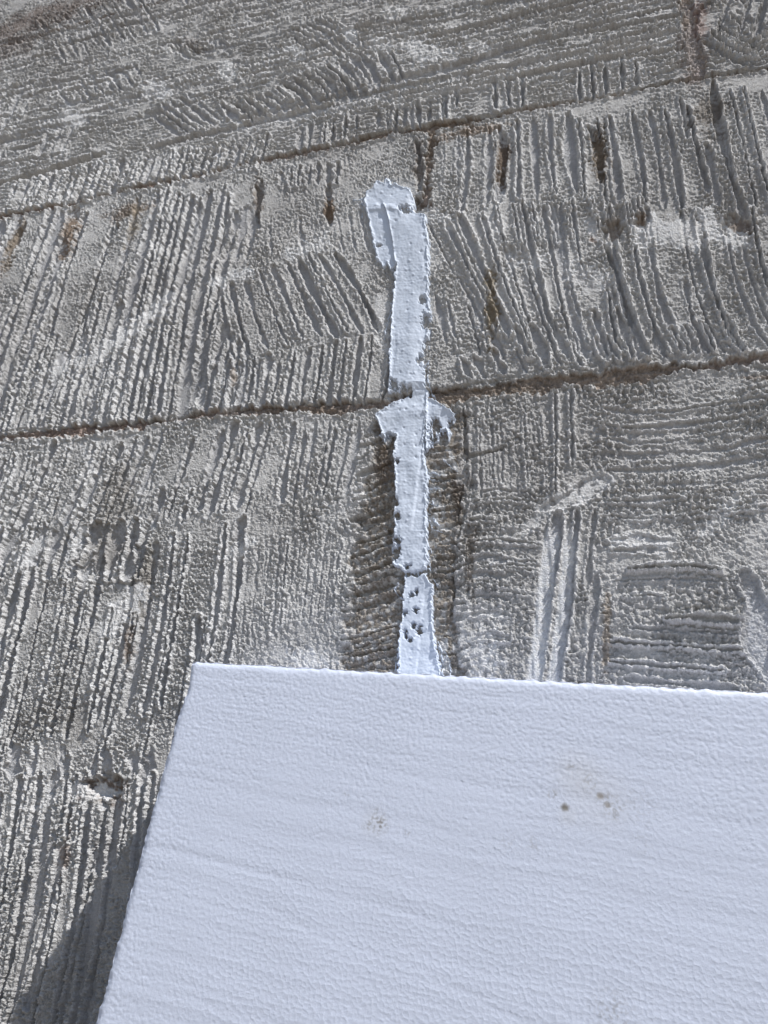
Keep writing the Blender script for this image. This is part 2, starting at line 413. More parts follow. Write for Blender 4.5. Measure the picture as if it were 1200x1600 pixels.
mort_d = np.where((course == 2) & (np.abs(VJ) < 60) & (V > 330), np.maximum(mort_d, np.where(HJ < VJ, HJ, 1.)), mort_d)
mort = 1-sstep(-.9, .5, mort_d)
scar_m = 1-sstep(-7, 7, scar)

# --- surface grain
g1 = perlin(X*330, Z*330, 41); g2 = perlin(X*720, Z*720, 42); g3 = perlin(X*1500, Z*1500, 43); g0 = perlin(X*90, Z*90, 44)
f1, f2, cr, _, _ = cells(X*410+.3*g1, Z*450+.3*g2, 3)
rn = np.random.default_rng(77).normal(size=X.shape).astype(np.float32)
rn = (rn+np.roll(rn, 1, 0)+np.roll(rn, 1, 1)+np.roll(rn, (1, 1), (0, 1)))*.5
f1b, _, crb, _, _ = cells(X*840+.4*g2, Z*900, 5)
grain = .85*(.55-f1)*(.4+1.2*cr)+.58*(.5-f1b)*(.3+1.4*crb)+.24*g2+.26*g1+.28*g3+.19*rn
# fine ribs: along the course on the top one, crossed on the lower right, upright on the lower left
ph = .9*g0+.35*g1
ribH = np.cos(2*np.pi*(Z*1000/4.6+ph)); ribV = np.cos(2*np.pi*(X*1000/4.2+ph+.12*Z*1000/4.2))
top = (course <= 1)*1.0
rgt = ((course == 3) & (U > 730))*1.0
lft = ((course == 3) & (U < 560) & (U > 380))*1.0
midr = ((course == 2) & (U > 670))*1.0
midl = ((course == 2) & (U < 600) & (U > 400))*1.0
rib = .36*top*ribH+rgt*(.22*ribH+.24*ribV)+lft*.22*ribV+midr*.20*ribH+midl*.14*ribV
amp = np.clip(.72+.75*perlin(X*30, Z*30, 45)+.45*perlin(X*85, Z*85, 46), .12, 1.5)
top_h = (grain*1.25*(1-.3*top)+rib*1.5*(1+.5*top))*amp
low = .9*perlin(X*16, Z*16, 51)+.5*perlin(X*45, Z*45, 52)
smooth_h = .07*g2+.06*g3+.10*g1+.035*rn
Gs = np.clip(G, 0, 1)
H = low+(1-Gs*.94)*top_h+Gs*smooth_h-DP*(1.1-.38*sstep(640, 700, U)*(course > 1)+.35*top)+BR*(1.15+.9*np.clip(g1+.6*g2+.2, -.4, 1))
# smeared flat patches
WH = np.zeros(U.shape, np.float32)
def smear(P, w, strength=1.0, ragged=.9, flat=.75):
    global H
    if strength < .6: strength = min(.8, strength*1.6)
    P = chaikin(P); s = win(P, w+20)
    if s is None: return
    d, t, L = line_dist(s, P)
    n = perlin(U[s]/13, V[s]/13, int(P[0, 0])+7)+.6*perlin(U[s]/5, V[s]/5, int(P[0, 1])+9)
    m = (1-sstep(w*.25, w*.6, d+n*w*.45*ragged))*strength
    WH[s] = np.maximum(WH[s], m)
    H[s] = H[s]*(1-m*flat)+m*flat*(low[s]+.3*top_h[s]+.25)
smear([(120,575),(180,535),(240,488),(262,462)], 26, .55)
smear([(330,442),(362,434),(388,424)], 20, .5); smear([(455,398),(480,388),(505,378)], 24, .5)
smear([(78,586),(110,566)], 16, .5); smear([(165,985),(185,955),(218,925)], 34, .55); smear([(352,872),(372,858),(392,846)], 18, .5)
smear([(508,812),(535,795),(562,772)], 30, .28); smear([(1095,835),(1120,815),(1150,785)], 22, .5)
smear([(850,795),(890,782),(945,752)], 30, .4); smear([(815,832),(842,812)], 18, .35)
smear([(108,183),(125,190)], 26, .9); smear([(238,138),(254,142)], 26, .9); smear([(350,106),(362,114)], 22, .85)
smear([(455,78),(470,80)], 20, .85); smear([(545,50),(552,56)], 18, .8); smear([(645,72),(662,90),(700,84)], 34, .95); smear([(600,18),(628,20)], 24, .6); smear([(590,72),(604,78)], 26, .7)
smear([(732,70),(760,76)], 20, .4); smear([(1002,362),(1020,352),(1042,360),(1075,356),(1092,362)], 34, .85)
smear([(1100,338),(1118,362),(1150,374)], 34, 1.0); smear([(1000,380),(1040,372),(1090,378)], 24, .8); smear([(806,412),(838,408)], 30, .7); smear([(905,430),(940,440)], 44, .4)
smear([(920,350),(935,372),(948,384)], 16, .7); smear([(765,345),(780,350)], 30, .3)
smear([(960,848),(1000,846),(1050,850)], 22, .8, .6); smear([(1030,862),(1042,880)], 18, .5)
smear([(720,720),(720,750)], 20, .25); smear([(735,955),(760,962),(780,970)], 40, .35); smear([(745,1010),(760,1030)], 60, .5)
smear([(650,330),(690,335),(700,345)], 20, .5); smear([(595,475),(600,540)], 22, .45); smear([(470,1030),(500,1040)], 40, .5)
smear([(20,740),(-10,800)], 20, .3); smear([(130,700),(150,740)], 16, .4); smear([(108,870),(125,830)], 18, .5); smear([(30,880),(60,850)], 30, .45)
smear([(170,1238),(118,1235)], 30, .5); smear([(90,1245),(60,1260)], 24, .3)
for (P_, w_) in (([(672,745),(688,742)], 12), ([(672,765),(686,764)], 9), ([(672,782),(690,790)], 10), ([(672,808),(690,825)], 12), ([(690,1010),(696,1050)], 16), ([(612,905),(626,915)], 8), ([(600,660),(604,690)], 12), ([(560,316),(572,322)], 10), ([(700,700),(712,730)], 5), ([(740,900),(748,905)], 6)):
    smear(P_, w_, .8, 1.3, .2)
# filled twin grooves are bluish-white paste
FILL = np.zeros(U.shape, np.float32)
def fill(P, w, k=1.0):
    P = chaikin(P); s = win(P, w+10); d, t, L = line_dist(s, P)
    FILL[s] = np.maximum(FILL[s], (1-sstep(w*.35, w*.62, d))*k*sstep(0, .25, t))
fill([(866,800),(858,880),(846,980),(834,1080)], 24, .95); fill([(896,800),(888,880),(876,980),(864,1080)], 20, .9); fill([(1185,900),(1195,960),(1188,1020),(1215,1060)], 50, .35)
fm = np.clip(FILL*1.1, 0, .92)*(U < 1000); H = H*(1-fm)+fm*(low-.75+.06*g1+.9*perlin(U/9, V/60, 48))
# crumbling holes
HOLE = np.zeros(U.shape, np.float32)
def hole(cx, cy, rx, ry, depth):
    global H
    s = win(np.array([[cx-rx*1.6, cy-ry*1.6], [cx+rx*1.6, cy+ry*1.6]]), 5)
    if s is None: return
    e = np.hypot((UW[s]-cx)/rx, (VW[s]-cy)/ry)+.25*g1[s]+.15*g2[s]
    m = 1-sstep(.55, 1.1, e)
    HOLE[s] = np.maximum(HOLE[s], m); H[s] = H[s]*(1-m*.6)-depth*m
hole(957, 362, 21, 22, 3.2); hole(1152, 350, 30, 18, 2.8); hole(1000, 348, 12, 10, 2.5); hole(162, 1228, 30, 24, 4.0); hole(657, 322, 13, 15, 3.5)
hole(348, 527, 9, 16, 1.6); hole(795, 396, 14, 12, 2); hole(278, 68, 8, 7, 2.4); hole(272, 78, 7, 5, 2.4)
hole(935, 235, 12, 20, 1.5); hole(600, 95, 10, 12, 2); hole(230, 178, 12, 8, 1.6)
# scar either side of the filler and the mortar
H = H-scar_m*(1.6+.5*g0)
m2 = np.clip(mort, 0, 1)
lip = np.exp(-((mort_d-1.2)/1.0)**2)*(.5+.8*np.clip(g1+.3, 0, 1))
H = H*(1-m2)+m2*(-1.7+.9*g1+.8*g2+.5*g3+.6*low)+lip*.9
# bottom edge of a course: deeper crack hugging the block above in places
aa = jz(JA, X); bb = jz(JB, X)
crack = np.exp(-(((Z-aa)*1000-hw_prof(WA, X)+1.0+n1*2)/1.0)**2)*2.3*(.55+.45*sstep(-.2, .3, perlin(X*9, Z*0+1.5, 61)+.25))
crack += np.exp(-(((Z-bb)*1000-hw_prof(WB, X)+1.0+n1*2)/1.0)**2)*1.9*sstep(-.2, .3, perlin(X*9, Z*0+4.5, 62)+.15)
H = H-crack

# ------------------------------------------------------------------ surface colours, plus highlights painted on burrs and grain tips
def colour(x, z, g_, mort_, scar_, fill_, wh_, hole_, depth_, br_, crs, u=None, v=None):
    a = perlin(x*9, z*9, 71)[..., None]; b = perlin(x*60, z*60, 72)[..., None]; c = perlin(x*330, z*330, 41)[..., None]
    topc = np.array([.60, .592, .58]); flo = np.array([.53, .53, .54])
    k = g_[..., None]
    col_ = (topc*(1-k)+flo*k)*(1+.14*a+.12*b+.10*c)
    lightg = np.array([.84, .84, .84])*(1+.1*b)
    bk = np.clip(br_, 0, 1)[..., None]*.9  # burr crests whitened in the colour, as if catching the sun
    col_ = col_*(1-bk)+lightg*bk
    return col_, a, b, c
col_, A_, B_, C_ = colour(X, Z, Gs, mort, scar_m, FILL, WH, HOLE, DP, BR, course)
def blend(mask, rgb, var=.15):
    global col_
    m = np.clip(mask, 0, 1)[..., None]
    col_ = col_*(1-m)+np.array(rgb)*(1+var*B_+.25*C_)*m
blend(scar_m*.75*sstep(-.5, .2, g1+.5*g2), (.235, .19, .14), .3)
redness = sstep(-.3, .3, perlin(X*11, Z*11, 81))
blend(m2*(1-redness*.5), (.34, .275, .225), .3); blend(m2*np.maximum(redness*.6, sstep(340, 200, U)*.85), (.38, .295, .255), .3)
blend(m2*sstep(640, 720, U)*sstep(1110, 1000, U)*(V > 450)*.75, (.42, .355, .30), .35)
# brown patches
def stain(cx, cy, rx, ry, rgb, k=.8, ang=0.0):
    s = win(np.array([[cx-rx*2-ry, cy-ry*2-rx], [cx+rx*2+ry, cy+ry*2+rx]]), 5)
    if s is None: return
    ca, sa = math.cos(ang), math.sin(ang); du = UW[s]-cx; dv = VW[s]-cy
    e = np.hypot((du*ca+dv*sa)/rx, (-du*sa+dv*ca)/ry)+.5*g1[s]+.5*B_[..., 0][s]+.35*g2[s]
    m = ((1-sstep(.4, 1.15, e))*k)[..., None]
    col_[s] = col_[s]*(1-m)+np.array(rgb)*(1+.3*C_[s])*m
br = (.33, .24, .17)
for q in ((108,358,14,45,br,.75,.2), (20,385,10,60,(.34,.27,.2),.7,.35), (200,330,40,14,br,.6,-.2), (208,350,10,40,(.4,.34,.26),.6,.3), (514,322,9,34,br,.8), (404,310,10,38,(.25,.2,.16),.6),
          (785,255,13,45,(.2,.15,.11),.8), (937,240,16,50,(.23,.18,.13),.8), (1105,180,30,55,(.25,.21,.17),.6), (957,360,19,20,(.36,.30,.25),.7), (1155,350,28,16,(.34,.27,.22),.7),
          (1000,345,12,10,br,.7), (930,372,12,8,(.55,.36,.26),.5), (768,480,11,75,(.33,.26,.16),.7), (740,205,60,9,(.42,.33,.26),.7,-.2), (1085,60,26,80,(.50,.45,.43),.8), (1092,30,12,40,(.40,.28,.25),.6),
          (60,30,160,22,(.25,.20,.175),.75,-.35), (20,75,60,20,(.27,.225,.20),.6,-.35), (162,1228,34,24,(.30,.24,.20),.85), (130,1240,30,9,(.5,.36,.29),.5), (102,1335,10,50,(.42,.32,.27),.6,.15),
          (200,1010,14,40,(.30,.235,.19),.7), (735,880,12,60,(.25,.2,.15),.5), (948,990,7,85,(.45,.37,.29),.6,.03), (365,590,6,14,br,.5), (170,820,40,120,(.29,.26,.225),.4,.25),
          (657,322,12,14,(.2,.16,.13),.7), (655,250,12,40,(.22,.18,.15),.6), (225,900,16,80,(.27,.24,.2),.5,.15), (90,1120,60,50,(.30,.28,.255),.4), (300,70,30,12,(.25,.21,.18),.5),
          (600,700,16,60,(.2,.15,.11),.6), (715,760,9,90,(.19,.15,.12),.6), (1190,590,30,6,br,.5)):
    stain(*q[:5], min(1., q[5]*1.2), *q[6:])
blend(np.clip(sstep(300, -60, V)*.2+sstep(.0, .5, perlin(X*7, Z*7, 84))*.2, 0, .35)*(1-m2), (.30, .27, .25), .2)
blend(np.clip(WH*1.25, 0, .95), (.84, .835, .83), .1)
blend(FILL, (.82, .84, .88), .05)
tip = sstep(.25, .9, grain*(1-Gs))*(1-m2)*(1-.6*scar_m)  # whitish exposed grains, doubling as painted highlights on the facets
col_ = col_*(1-.45*tip[..., None])+.80*.45*tip[..., None]
col_ = np.clip(col_, .02, .85)
# deep behind the board the wall carries on; keep only what can be seen past its edges
keepv = ~((V > 1190) & (U > 430))

# ------------------------------------------------------------------ wall meshes
wall_mat = material('combed_concrete', .92, .2, None, (.78, 1200, .0022))
mort_mat = material('brown_mortar', .97, .1, None, (.6, 1300, .0016))
idx = np.arange(NV*NU).reshape(NV, NU)
P3 = np.stack([X, D-H*.001, Z+CZ], -1).reshape(-1, 3); COL = col_.reshape(-1, 3)
quads = np.stack([idx[:-1, :-1], idx[1:, :-1], idx[1:, 1:], idx[:-1, 1:]], -1).reshape(-1, 4)
kq = (keepv[:-1, :-1] & keepv[1:, 1:]).ravel()
qm = ((mort_d < 0) & (scar > 0) | (scar < 0))[:-1, :-1].ravel()
qid = (row*100+col)[:-1, :-1].astype(int).ravel()
qid = np.where(qm, -9999, qid)
quads = quads[kq]; qid = qid[kq]
# flat backing where the board covers the wall, tied in below its surface
# outer rings: carry the wall on to a 3.6 x 3.4 m face
bi = np.concatenate([idx[0, :-1:4], idx[:-1:4, -1], idx[-1, :0:-4], idx[:0:-4, 0]])
bx = X.ravel()[bi]; bz = Z.ravel()[bi]; bh = H.ravel()[bi]
x0r, x1r, z0r, z1r = -2.3, 1.9, -1.5, 2.2
cx0, cz0 = -.25, .3
dx = bx-cx0; dz = bz-cz0
kk = np.minimum(np.where(dx > 0, (x1r-cx0)/np.maximum(dx, 1e-6), (x0r-cx0)/np.minimum(dx, -1e-6)), np.where(dz > 0, (z1r-cz0)/np.maximum(dz, 1e-6), (z0r-cz0)/np.minimum(dz, -1e-6)))
tx = cx0+dx*kk; tz = cz0+dz*kk
NR = 220
rings_v = []; rings_c = []; rid = []
for k in range(0, NR+1):
    t = (1.012**k-1)/(1.012**NR-1)
    xr = bx+(tx-bx)*t; zr = bz+(tz-bz)*t
    a1 = perlin(xr*210, zr*210, 31); a2 = perlin(xr*620, zr*620, 32)
    cr_, rw, cl, hj, vj = layout(xr, zr, a1, a2)
    md = np.minimum(hj, vj); mo = 1-sstep(-.9, .5, md)
    gq = generic(xr, zr)
    hh = .9*perlin(xr*16, zr*16, 51)+(1-gq)*(.7*perlin(xr*330, zr*330, 41)+.5*a2)-gq*2
    hh = hh*(1-mo)+mo*(-3.4+.7*a1)
    if k == 0: hh = bh
    cc, *_ = colour(xr, zr, gq, mo, 0, 0, 0, 0, 0, np.zeros_like(xr), cr_)
    cc = cc*(1-mo[:, None])+np.array([.24, .17, .13])*mo[:, None]
    rings_v.append(np.c_[xr, D-hh*.001, zr+CZ]); rings_c.append(np.clip(cc, .02, .85)); rid.append(np.where(md < 0, -9999, (rw*100+cl).astype(int)))
rings_v.append(np.c_[tx, np.full(len(tx), D+.24), tz+CZ]); rings_c.append(rings_c[-1]); rid.append(rid[-1])
nb = len(bi); base = len(P3)
P3 = np.concatenate([P3]+rings_v); COL = np.concatenate([COL]+rings_c)
rq = []; rqi = []
for k in range(NR+1):
    a = base+k*nb+np.arange(nb); b = base+k*nb+(np.arange(nb)+1) % nb
    rq.append(np.stack([a, b, b+nb, a+nb], -1)); rqi.append(rid[k])
quads = np.concatenate([quads]+rq); qid = np.concatenate([qid]+rqi)

wall = thing('block_wall', 'grey block wall with combed plaster ridges and brown mortar joints behind the white foam board', 'wall', (-.2, D+.12, 0))
def localise(o, root):
    o.matrix_parent_inverse = Matrix.Translation(-Vector(root.location))
for i in np.unique(qid):
    s = qid == i
    if i == -9999:
        o = sub_mesh('mortar_joint', P3, quads[s], COL, mort_mat, wall)
    else:
        o = sub_mesh('concrete_block', P3, quads[s], COL, wall_mat, wall)
    localise(o, wall)

# ------------------------------------------------------------------ white filler strip down the joint
paste_mat = material('white_paste', .6, .3, (.535, .59, .68), (.95, 500, .00015))
MAIN = [(570,317),(574,303),(584,296),(590,285),(600,289),(606,283),(614,292),(620,290),(634,298),(640,297),(646,309),(649,320),(645,330),(652,337),(666,341),(668,365),(671,380),(671,410),(670,465),(675,495),(671,522),(671,560),(670,597),(668,622),
        (666,657),(663,715),(669,744),(666,801),(668,830),(668,881),(665,899),(677,916),(675,945),(677,988),(685,1031),(692,1070),(700,1120),(622,1120),(622,1055),(623,1002),(628,959),(632,916),(633,896),(628,888),(615,884),(612,859),(616,838),
        (618,801),(618,744),(616,715),(619,692),(621,683),(612,678),(603,693),(595,672),(587,652),(602,640),(622,628),(628,620),(607,617),(609,597),(611,535),(614,477),(616,455),(620,415),(612,424),(606,414),(600,421),(594,412),(588,404),(584,380),(580,360),(574,335)]
FLAP = [(664,623),(675,621),(692,632),(712,646),(711,663),(706,676),(703,690),(698,690),(697,674),(690,680),(684,692),(676,694),(672,705),(664,708)]
HOLES = [(634,331,8,5.5), (646,343,0,0), (661,472,4,6), (667,505,6,13), (657,566,4,7), (667,560,4,14), (668,590,3,14), (617,605,6,9), (631,614,3,8), (641,614,3,6), (610,687,7,9), (622,722,2,3), (619,786,3,5), (622,808,3,5),
         (621,844,5,4), (622,862,3,9), (616,864,3,7), (636,886,4,3), (592,385,2.2,2), (643,930,2.4,3), (651,926,2,3.4), (650,953,2.6,3), (633,958,2.4,3.4), (646,977,2,3.4),
         (655,985,3,7), (634,990,2,5), (641,1000,2,3), (680,668,9,13), (705,664,4,8), (677,684,5,6), (690,700,9,5), (671,640,1,1), (668,540,3,5)]
WISP = [[(664,735),(681,740),(688,742)], [(666,744),(676,750),(684,750)], [(668,760),(680,764),(687,763)], [(668,774),(676,782),(678,790)], [(668,786),(684,790)], [(668,800),(680,812),(686,822)], [(669,812),(676,828),(690,830)],
        [(683,1000),(690,1020),(692,1060)], [(686,1005),(690,1018)], [(694,1018),(702,1032),(704,1060)], [(675,1010),(688,1040)], [(690,716),(702,726),(713,735)], [(640,1014),(650,1040)], [(560,318),(575,325)],
        [(553,315),(562,314),(572,312)], [(566,318),(566,340)], [(671,560),(668,600),(682,628)], [(600,640),(596,662),(596,690)], [(617,1050),(624,1000)], [(674,640),(676,700)], [(668,850),(674,862)], [(669,870),(672,890)],
        [(622,905),(616,925),(628,935)], [(630,884),(634,900)], [(640,890),(644,906)], [(652,890),(656,908)], [(676,905),(684,912)], [(612,475),(605,510),(600,530)], [(640,905),(640,925)]]
fs = .75
fu = np.arange(540, 728, fs); fvv = np.arange(272, 1112, fs); FU, FV = np.meshgrid(fu, fvv)
FX, FZ = at(FU, FV)
fn1 = perlin(FU/9, FV/9, 101); fn2 = perlin(FU/3.6, FV/3.6, 102); fn3 = perlin(FU/26, FV/26, 103)
qu = FU+2.2*fn1+1.6*fn2; qv = FV+2.0*perlin(FU/9, FV/9, 104)+1.6*perlin(FU/3.6, FV/3.6, 105)
sd = poly_sdf(qu, qv, MAIN)-1.6
sdm = sd.copy()
sdf_ = poly_sdf(qu, qv, FLAP); sd = np.minimum(sd, sdf_)
for (cx, cy, rx, ry) in HOLES:
    if rx <= 1: continue
    e = (np.hypot((qu-cx+.25*rx*fn2*2)/rx, (qv-cy)/ry)-.9+.3*fn1+.25*perlin(FU/5+cx, FV/5, 109))*min(rx, ry); sd = np.maximum(sd, -e)
# ragged thin break lines across the strip
for (P, wd) in (([(633,896),(648,899),(664,893)], 2.2), ([(616,619),(626,621),(634,618)], 2.5)):
    P = np.array(P, float)
    for i in range(len(P)-1):
        e = P[i+1]-P[i]; t = np.clip(((qu-P[i, 0])*e[0]+(qv-P[i, 1])*e[1])/(e@e), 0, 1)
        dd = np.hypot(qu-P[i, 0]-e[0]*t, qv-P[i, 1]-e[1]*t)-wd-1.5*fn1; sd = np.maximum(sd, -dd)
wsd = np.full(FU.shape, 1e9); wid = np.zeros(FU.shape, int)
for wi, P in enumerate(WISP):
    P = chaikin(P, 1)
    for i in range(len(P)-1):
        e = P[i+1]-P[i]; t = np.clip(((qu-P[i, 0])*e[0]+(qv-P[i, 1])*e[1])/(e@e), 0, 1)
        nd = np.hypot(qu-P[i, 0]-e[0]*t, qv-P[i, 1]-e[1]*t)-(1.7+.8*fn1)
        wid = np.where(nd < wsd, wi, wid); wsd = np.minimum(wsd, nd)
# wall height beneath (smoothed, so that the paste bridges the ridges)
def blur(a, k):
    pad = np.pad(a, ((k, k), (k, k)), 'edge'); c = pad.cumsum(0).cumsum(1)
    c = np.pad(c, ((1, 0), (1, 0))); n = 2*k+1
    return (c[n:, n:]-c[:-n, n:]-c[n:, :-n]+c[:-n, :-n])/(n*n)
HB = blur(H, 8)
def sample(A, u, v):
    i = np.clip((v-v0_)/STEP, 0, NV-2); j = np.clip((u-u0_)/STEP, 0, NU-2)
    i0 = i.astype(int); j0 = j.astype(int); fi = i-i0; fj = j-j0
    return (A[i0, j0]*(1-fj)+A[i0, j0+1]*fj)*(1-fi)+(A[i0+1, j0]*(1-fj)+A[i0+1, j0+1]*fj)*fi
hb = np.maximum(sample(HB, FU, FV), -1.5); hraw = sample(H, FU, FV)
# thin left flap lies lower than the main band; raised lip between
left = poly_sdf(FU, FV, [(560,280),(600,322),(608,345),(614,380),(619,420),(600,430),(560,420)])
lowf = 1-sstep(-2.5, 2.5, left+1.5*fn1)
th = 2.3+.35*fn3-1.3*lowf*sstep(300, 345, FV+.3*(FU-590))
th = th+(2.6+.3*fn3-.6*sstep(660, 672, FU)-th)*sstep(606, 622, FV+3*fn1)
th = th+(2.2+.4*fn3-th)*sstep(890, 905, FV+2*fn1)
# top dab: slumps to a hollow
th += -.8*np.exp(-(((FU-590)/22)**2+((FV-312)/12)**2))+.7*np.exp(-((FV-(326+.5*(FU-600)*sstep(590, 640, FU)+5*fn1+4*fn3))/5)**2)*sstep(572, 585, FU)*sstep(645, 620, FU)
# stroke facets from the spatula
th += .28*sstep(-6, 6, (FU-648)+.55*(FV-352))*sstep(0, 40, 380-FV)-.35*sstep(-3, 6, (FU-650)-.35*(560-FV))*(FV > 500)*(FV < 600)
th += -.5*sstep(-2, 3, (FU-651)+.12*(FV-770))*(FV > 690)*(FV < 830)-.35*sstep(-2, 3, FU-655+.1*(FV-1000))*(FV > 905)
ripple = .05*perlin(FU/14, FV/3.2, 107)+.05*np.sin(FV/3.2+2.5*fn3+.03*FU)*(FV > 690)*(FV < 900)+.04*np.sin(FU/3.0+1.5*fn1)
f1p, _, crp, _, _ = cells(FU/15., FV/15., 8)
pim = np.exp(-(f1p/.13)**2)*(crp > .45)*.30*np.where(crp > .8, -1.4, 1)
surf = th+ripple+pim+.10*fn1+.07*fn2+.30*hraw*.25
lipm = np.exp(-((sd+3.0)/1.8)**2)*(.55+.6*np.clip(fn1+.3, 0, 1))
surf = surf+lipm*(.35+.5*(np.abs(FU-645) > 14))*(sd == np.minimum(sdm, sdf_))
surf += np.exp(-((left)/2.0)**2)*.9*(FU > 596)*(FV > 322)*(FV < 425)
surf += np.exp(-((FU-(667+.5*fn1))/1.3)**2)*.5*(FV > 615)*(FV < 720)
body = hb+surf
drop = sstep(-2.6, .6, sd)
hstrip = body*(1-drop)+drop*(np.minimum(hraw, hb)-1.5)
wh_ = hraw+.9+.4*fn1; wdrop = sstep(-1.6, .4, wsd); wisp_h = wh_*(1-wdrop)+wdrop*(hraw-1.5)
strip = thing('filler_strip', 'white smeared adhesive filler strip running down the joint above the foam board', 'filler strip', (*[float(q) for q in (at(650., 1050.)[0], D-.004)], CZ+float(at(650., 1050.)[1])))
fidx = np.arange(FU.size).reshape(FU.shape)
fq = np.stack([fidx[:-1, :-1], fidx[1:, :-1], fidx[1:, 1:], fidx[:-1, 1:]], -1)
def part_from(mask, h, name):
    m = mask[:-1, :-1] | mask[1:, 1:] | mask[1:, :-1] | mask[:-1, 1:]
    vv = np.stack([FX, D-h*.001, FZ+CZ], -1).reshape(-1, 3)
    q = fq[m]; used = np.unique(q); rm = np.zeros(len(vv), np.int64); rm[used] = np.arange(len(used))
    o = mesh_from(name, vv[used], rm[q], paste_mat, None, strip); localise(o, strip); return o
isflap = (sdf_ < sdm) & (sdf_ < 3)
part_from((sd < .6) & ~isflap & ~((left < 0) & (FV > 326)), hstrip, 'paste_band')
part_from((sd < .6) & (left < 0) & (FV > 326) & ~isflap, hstrip, 'smear')
part_from((sd < .6) & isflap, hstrip, 'flap')
for wi in range(len(WISP)):
    mk = (wsd < .4) & (sd > -1.5) & (wid == wi)
    if mk.sum() > 12: part_from(mk, wisp_h, 'paste_wisp')

# ------------------------------------------------------------------ foam board
TH = .045
tlx, tlz = at(300., 1033., D-TH); tlx = float(tlx); tlz = float(tlz)
ra = math.radians(-2.3)
BW, BH = .80, .42
def axis(n_fine, fine, total, grow=1.05):
    a = list(np.arange(0, n_fine*fine, fine)); st = fine
    while a[-1] < total:
        st *= grow; a.append(a[-1]+st)
    a[-1] = total
    if a[-1] <= a[-2]: a.pop(-2)
    return np.array(a)
A1 = axis(1150, .00028, BW); B1 = axis(800, .00028, BH)
BA, BB = np.meshgrid(A1, B1)
n_lo = perlin(BA*30, BB*30, 201); n_w = perlin(BA*120, BB*120, 202)
c1, c2, cr1, ox, oy = cells((BA+.0006*n_w)*490, (BB+.0006*n_lo)*560, 12, .8)
ed = c2-c1
# sliced beads further down, whole rounded beads towards the top and left edges
sl = sstep(.02, .09, BB+.02*n_lo)*sstep(.0, .05, BA+.02*n_w)
bump = .06*(.6-c1)*(1-sl)+(cr1-.5)*.016+(ox*(cr1-.5)*.06+oy*((cr1*7.3) % 1-.5)*.06)
bump -= .05*(.5-c1)*sl
bump += sl*.035*np.exp(-(ed/.12)**2)
c1b, _, cr2, _, _ = cells(BA*640, BB*690, 14)
bump += .085*(.5-c1b)*(1-.8*sl)
bump += .015*perlin(BA*1200, BB*1200, 205)
# hot-wire drag marks, running across and drifting down to the right
q = BB-.06*BA+.0035*perlin(BA*14, BB*14, 206)
drag = .05*perlin(BA*12, q*150, 207)+.10*perlin(BA*5, q*60, 208)+.03*perlin(BA*22, q*320, 209)
hB = bump*1.3+drag*.7+.035*perlin(BA*5, q*420, 216)+.02*perlin(BA*3, q*260, 217)+.15*perlin(BA*11, BB*11, 210)
for (aa0, bb0, aa1, bb1, dpt) in ((.0, .075, .12, .085, .25), (.05, .088, .17, .112, .2), (.12, .04, .30, .045, .15), (.17, .12, .3, .135, .15)):
    t = np.clip((BA-aa0)/(aa1-aa0), 0, 1); line = bb0+(bb1-bb0)*t
    hB -= .3*dpt*np.exp(-((BB-line+.002*n_lo)/.0019)**2)*sstep(-.01, .01, BA-aa0)*sstep(.01, -.01, BA-aa1)
# edges crumble and round off
en = perlin(BA*260, BB*260, 211); ea = perlin(BA*70, BB*70, 212)
dT = BB; dL = BA
hB -= .9*np.exp(-(dT/.0011)**1.2)*(1+.5*en)+.9*np.exp(-(dL/.0011)**1.2)*(1+.5*en)
offa = np.exp(-(dL/.004))*(.00045*(1-c1*1.4)+.0005*ea); offb = np.exp(-(dT/.004))*(.0003*(1-c1*1.4)+.0003*ea)
offa += np.exp(-(dL/.004))*(-.0016*np.exp(-((BB-.012)/.006)**2))*-1
PA = BA+offa; PBv = BB+offb
ca, sa = math.cos(ra), math.sin(ra)
rb = math.radians(-3.2)
bxw = tlx+PA*ca+PBv*math.sin(rb); bzw = tlz+PA*sa-PBv*math.cos(rb)
byw = D-TH-hB*.001
front = np.stack([bxw, byw, bzw+CZ], -1)
nr, nc = BA.shape
# dirt on the face
dc = np.ones((nr, nc, 3))*np.array([.59, .635, .75])
dc *= (1+.02*perlin(BA*40, BB*40, 220))[..., None]
spk = perlin(BA*900, BB*900, 221)
def to_ab(u, v):
    x, z = at(float(u), float(v), D-TH); dx_, dz_ = float(x)-tlx, float(z)-tlz
    return dx_*ca+dz_*sa, dx_*sa-dz_*ca
def dirt(u, v, r, k, rgb=(.20, .19, .18), blot=True):
    a, b = to_ab(u, v)
    e = np.hypot(BA-a, BB-b)/r
    m = (1-sstep(.3, 1.1, e+(.5*spk if blot else .2*spk)))*k
    if blot: m = m*sstep(-.1, .5, spk*.8+.35*perlin(BA*400, BB*400, 222))
    dc[:] = dc*(1-m[..., None])+np.array(rgb)*m[..., None]
for q_ in ((590,1285,.0065,.8), (600,1288,.004,.8), (945,1250,.004,.8), (896,1200,.0035,.5), (865,1242,.003,.8), (960,1262,.006,.6), (925,1222,.006,.5), (545,1240,.002,.6), (965,1585,.010,.5), (640,1302,.002,.5), (1010,1320,.007,.15), (840,1320,.004,.4), (800,1315,.006,.2), (1000,1260,.012,.2)):
    dirt(*q_)
dirt(886, 1262, .0018, .95, (.14, .12, .09), False); dirt(941, 1244, .0016, .9, (.24, .21, .18), False); dirt(953, 1258, .0013, .9, (.23, .21, .19), False)
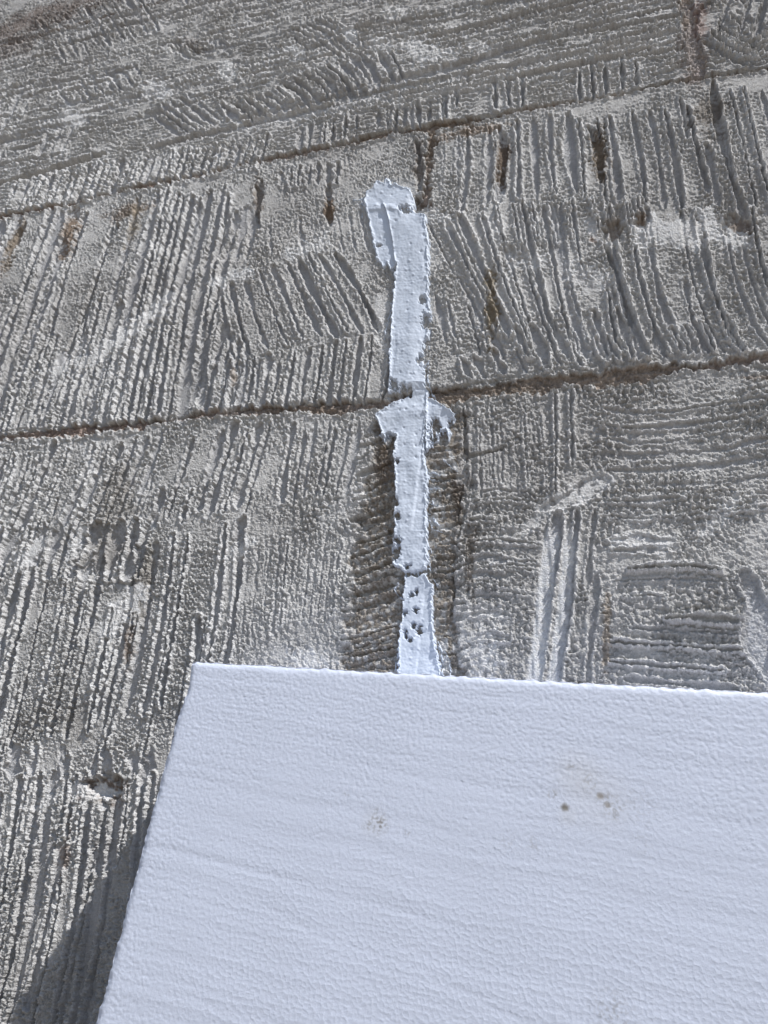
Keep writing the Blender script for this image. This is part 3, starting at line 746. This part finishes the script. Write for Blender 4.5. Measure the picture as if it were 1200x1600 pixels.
for (u_, v_, r_) in ((935,1245,.014), (900,1205,.010), (590,1287,.006), (890,1275,.004)):
    a, b = to_ab(u_, v_); m = (1-sstep(.2, 1.2, np.hypot(BA-a, BB-b)/r_))[..., None]*.22
    dc = dc*(1-m)+np.array([.56, .56, .57])*m
bid = np.arange(nr*nc).reshape(nr, nc)
VB = [front.reshape(-1, 3)]; QB = [np.stack([bid[:-1, :-1], bid[1:, :-1], bid[1:, 1:], bid[:-1, 1:]], -1).reshape(-1, 4)]
CB = [dc.reshape(-1, 3)]
loop = np.concatenate([bid[0, :-1], bid[:-1, -1], bid[-1, :0:-1], bid[:0:-1, 0]])
prev = loop; n0 = nr*nc; fl = VB[0][loop]; nl = len(loop)
cen = fl.mean(0)
depths = [.0008, .0018, .003, .005, .008, .012, .018, .025, .033, .040, TH-.0012]
for dd in depths:
    p = fl.copy(); p[:, 1] = D-TH+dd
    jn = perlin(fl[:, 0]*300+fl[:, 2]*17, fl[:, 2]*300+dd*300, 231)*.0004
    dirv = p-cen; dirv[:, 1] = 0; dirv /= np.linalg.norm(dirv, axis=1)[:, None]
    p = p+dirv*(jn+.0002)[:, None]
    ids = n0+np.arange(nl); n0 += nl
    VB.append(p); CB.append(np.tile([.60, .635, .755], (nl, 1)))
    QB.append(np.stack([prev, ids, np.roll(ids, -1), np.roll(prev, -1)], -1)[:, ::-1]); prev = ids
cid = n0; VB.append(np.array([[cen[0], D-.0012, cen[2]]])); CB.append(np.array([[.60, .635, .755]]))
foam_mat = material('white_foam_beads', .55, .4, None, (.97, 2200, .0001))
VBc = np.concatenate(VB); QBc = np.concatenate(QB)
board = mesh_from('foam_board', VBc, QBc, foam_mat, np.concatenate(CB))
org = Vector((tlx+.3, D-TH/2, tlz-.2+CZ)); board.data.transform(Matrix.Translation(-org)); board.location = org
board['label'] = 'white beaded foam insulation board standing flat against the combed wall below the filler strip'
board['category'] = 'insulation board'

# ------------------------------------------------------------------ ground in front of the wall, out of view, added for bounce light
gm = bpy.data.materials.new('packed_earth'); gm.use_nodes = True
t = gm.node_tree; b = t.nodes['Principled BSDF']; b.inputs['Roughness'].default_value = .95
n = t.nodes.new('ShaderNodeTexNoise'); n.inputs['Scale'].default_value = 6; n.inputs['Detail'].default_value = 8
cr = t.nodes.new('ShaderNodeValToRGB'); cr.color_ramp.elements[0].color = (.16, .13, .10, 1); cr.color_ramp.elements[1].color = (.32, .28, .23, 1)
tc = t.nodes.new('ShaderNodeTexCoord'); t.links.new(tc.outputs['Object'], n.inputs['Vector'])
t.links.new(n.outputs[0], cr.inputs[0]); t.links.new(cr.outputs[0], b.inputs['Base Color'])
S = 60
gv = np.array([[-S, -S, 0], [S, -S, 0], [S, S, 0], [-S, S, 0]], float)
ground = mesh_from('ground', gv, np.array([[0, 1, 2, 3]]), gm)
ground['kind'] = 'structure'
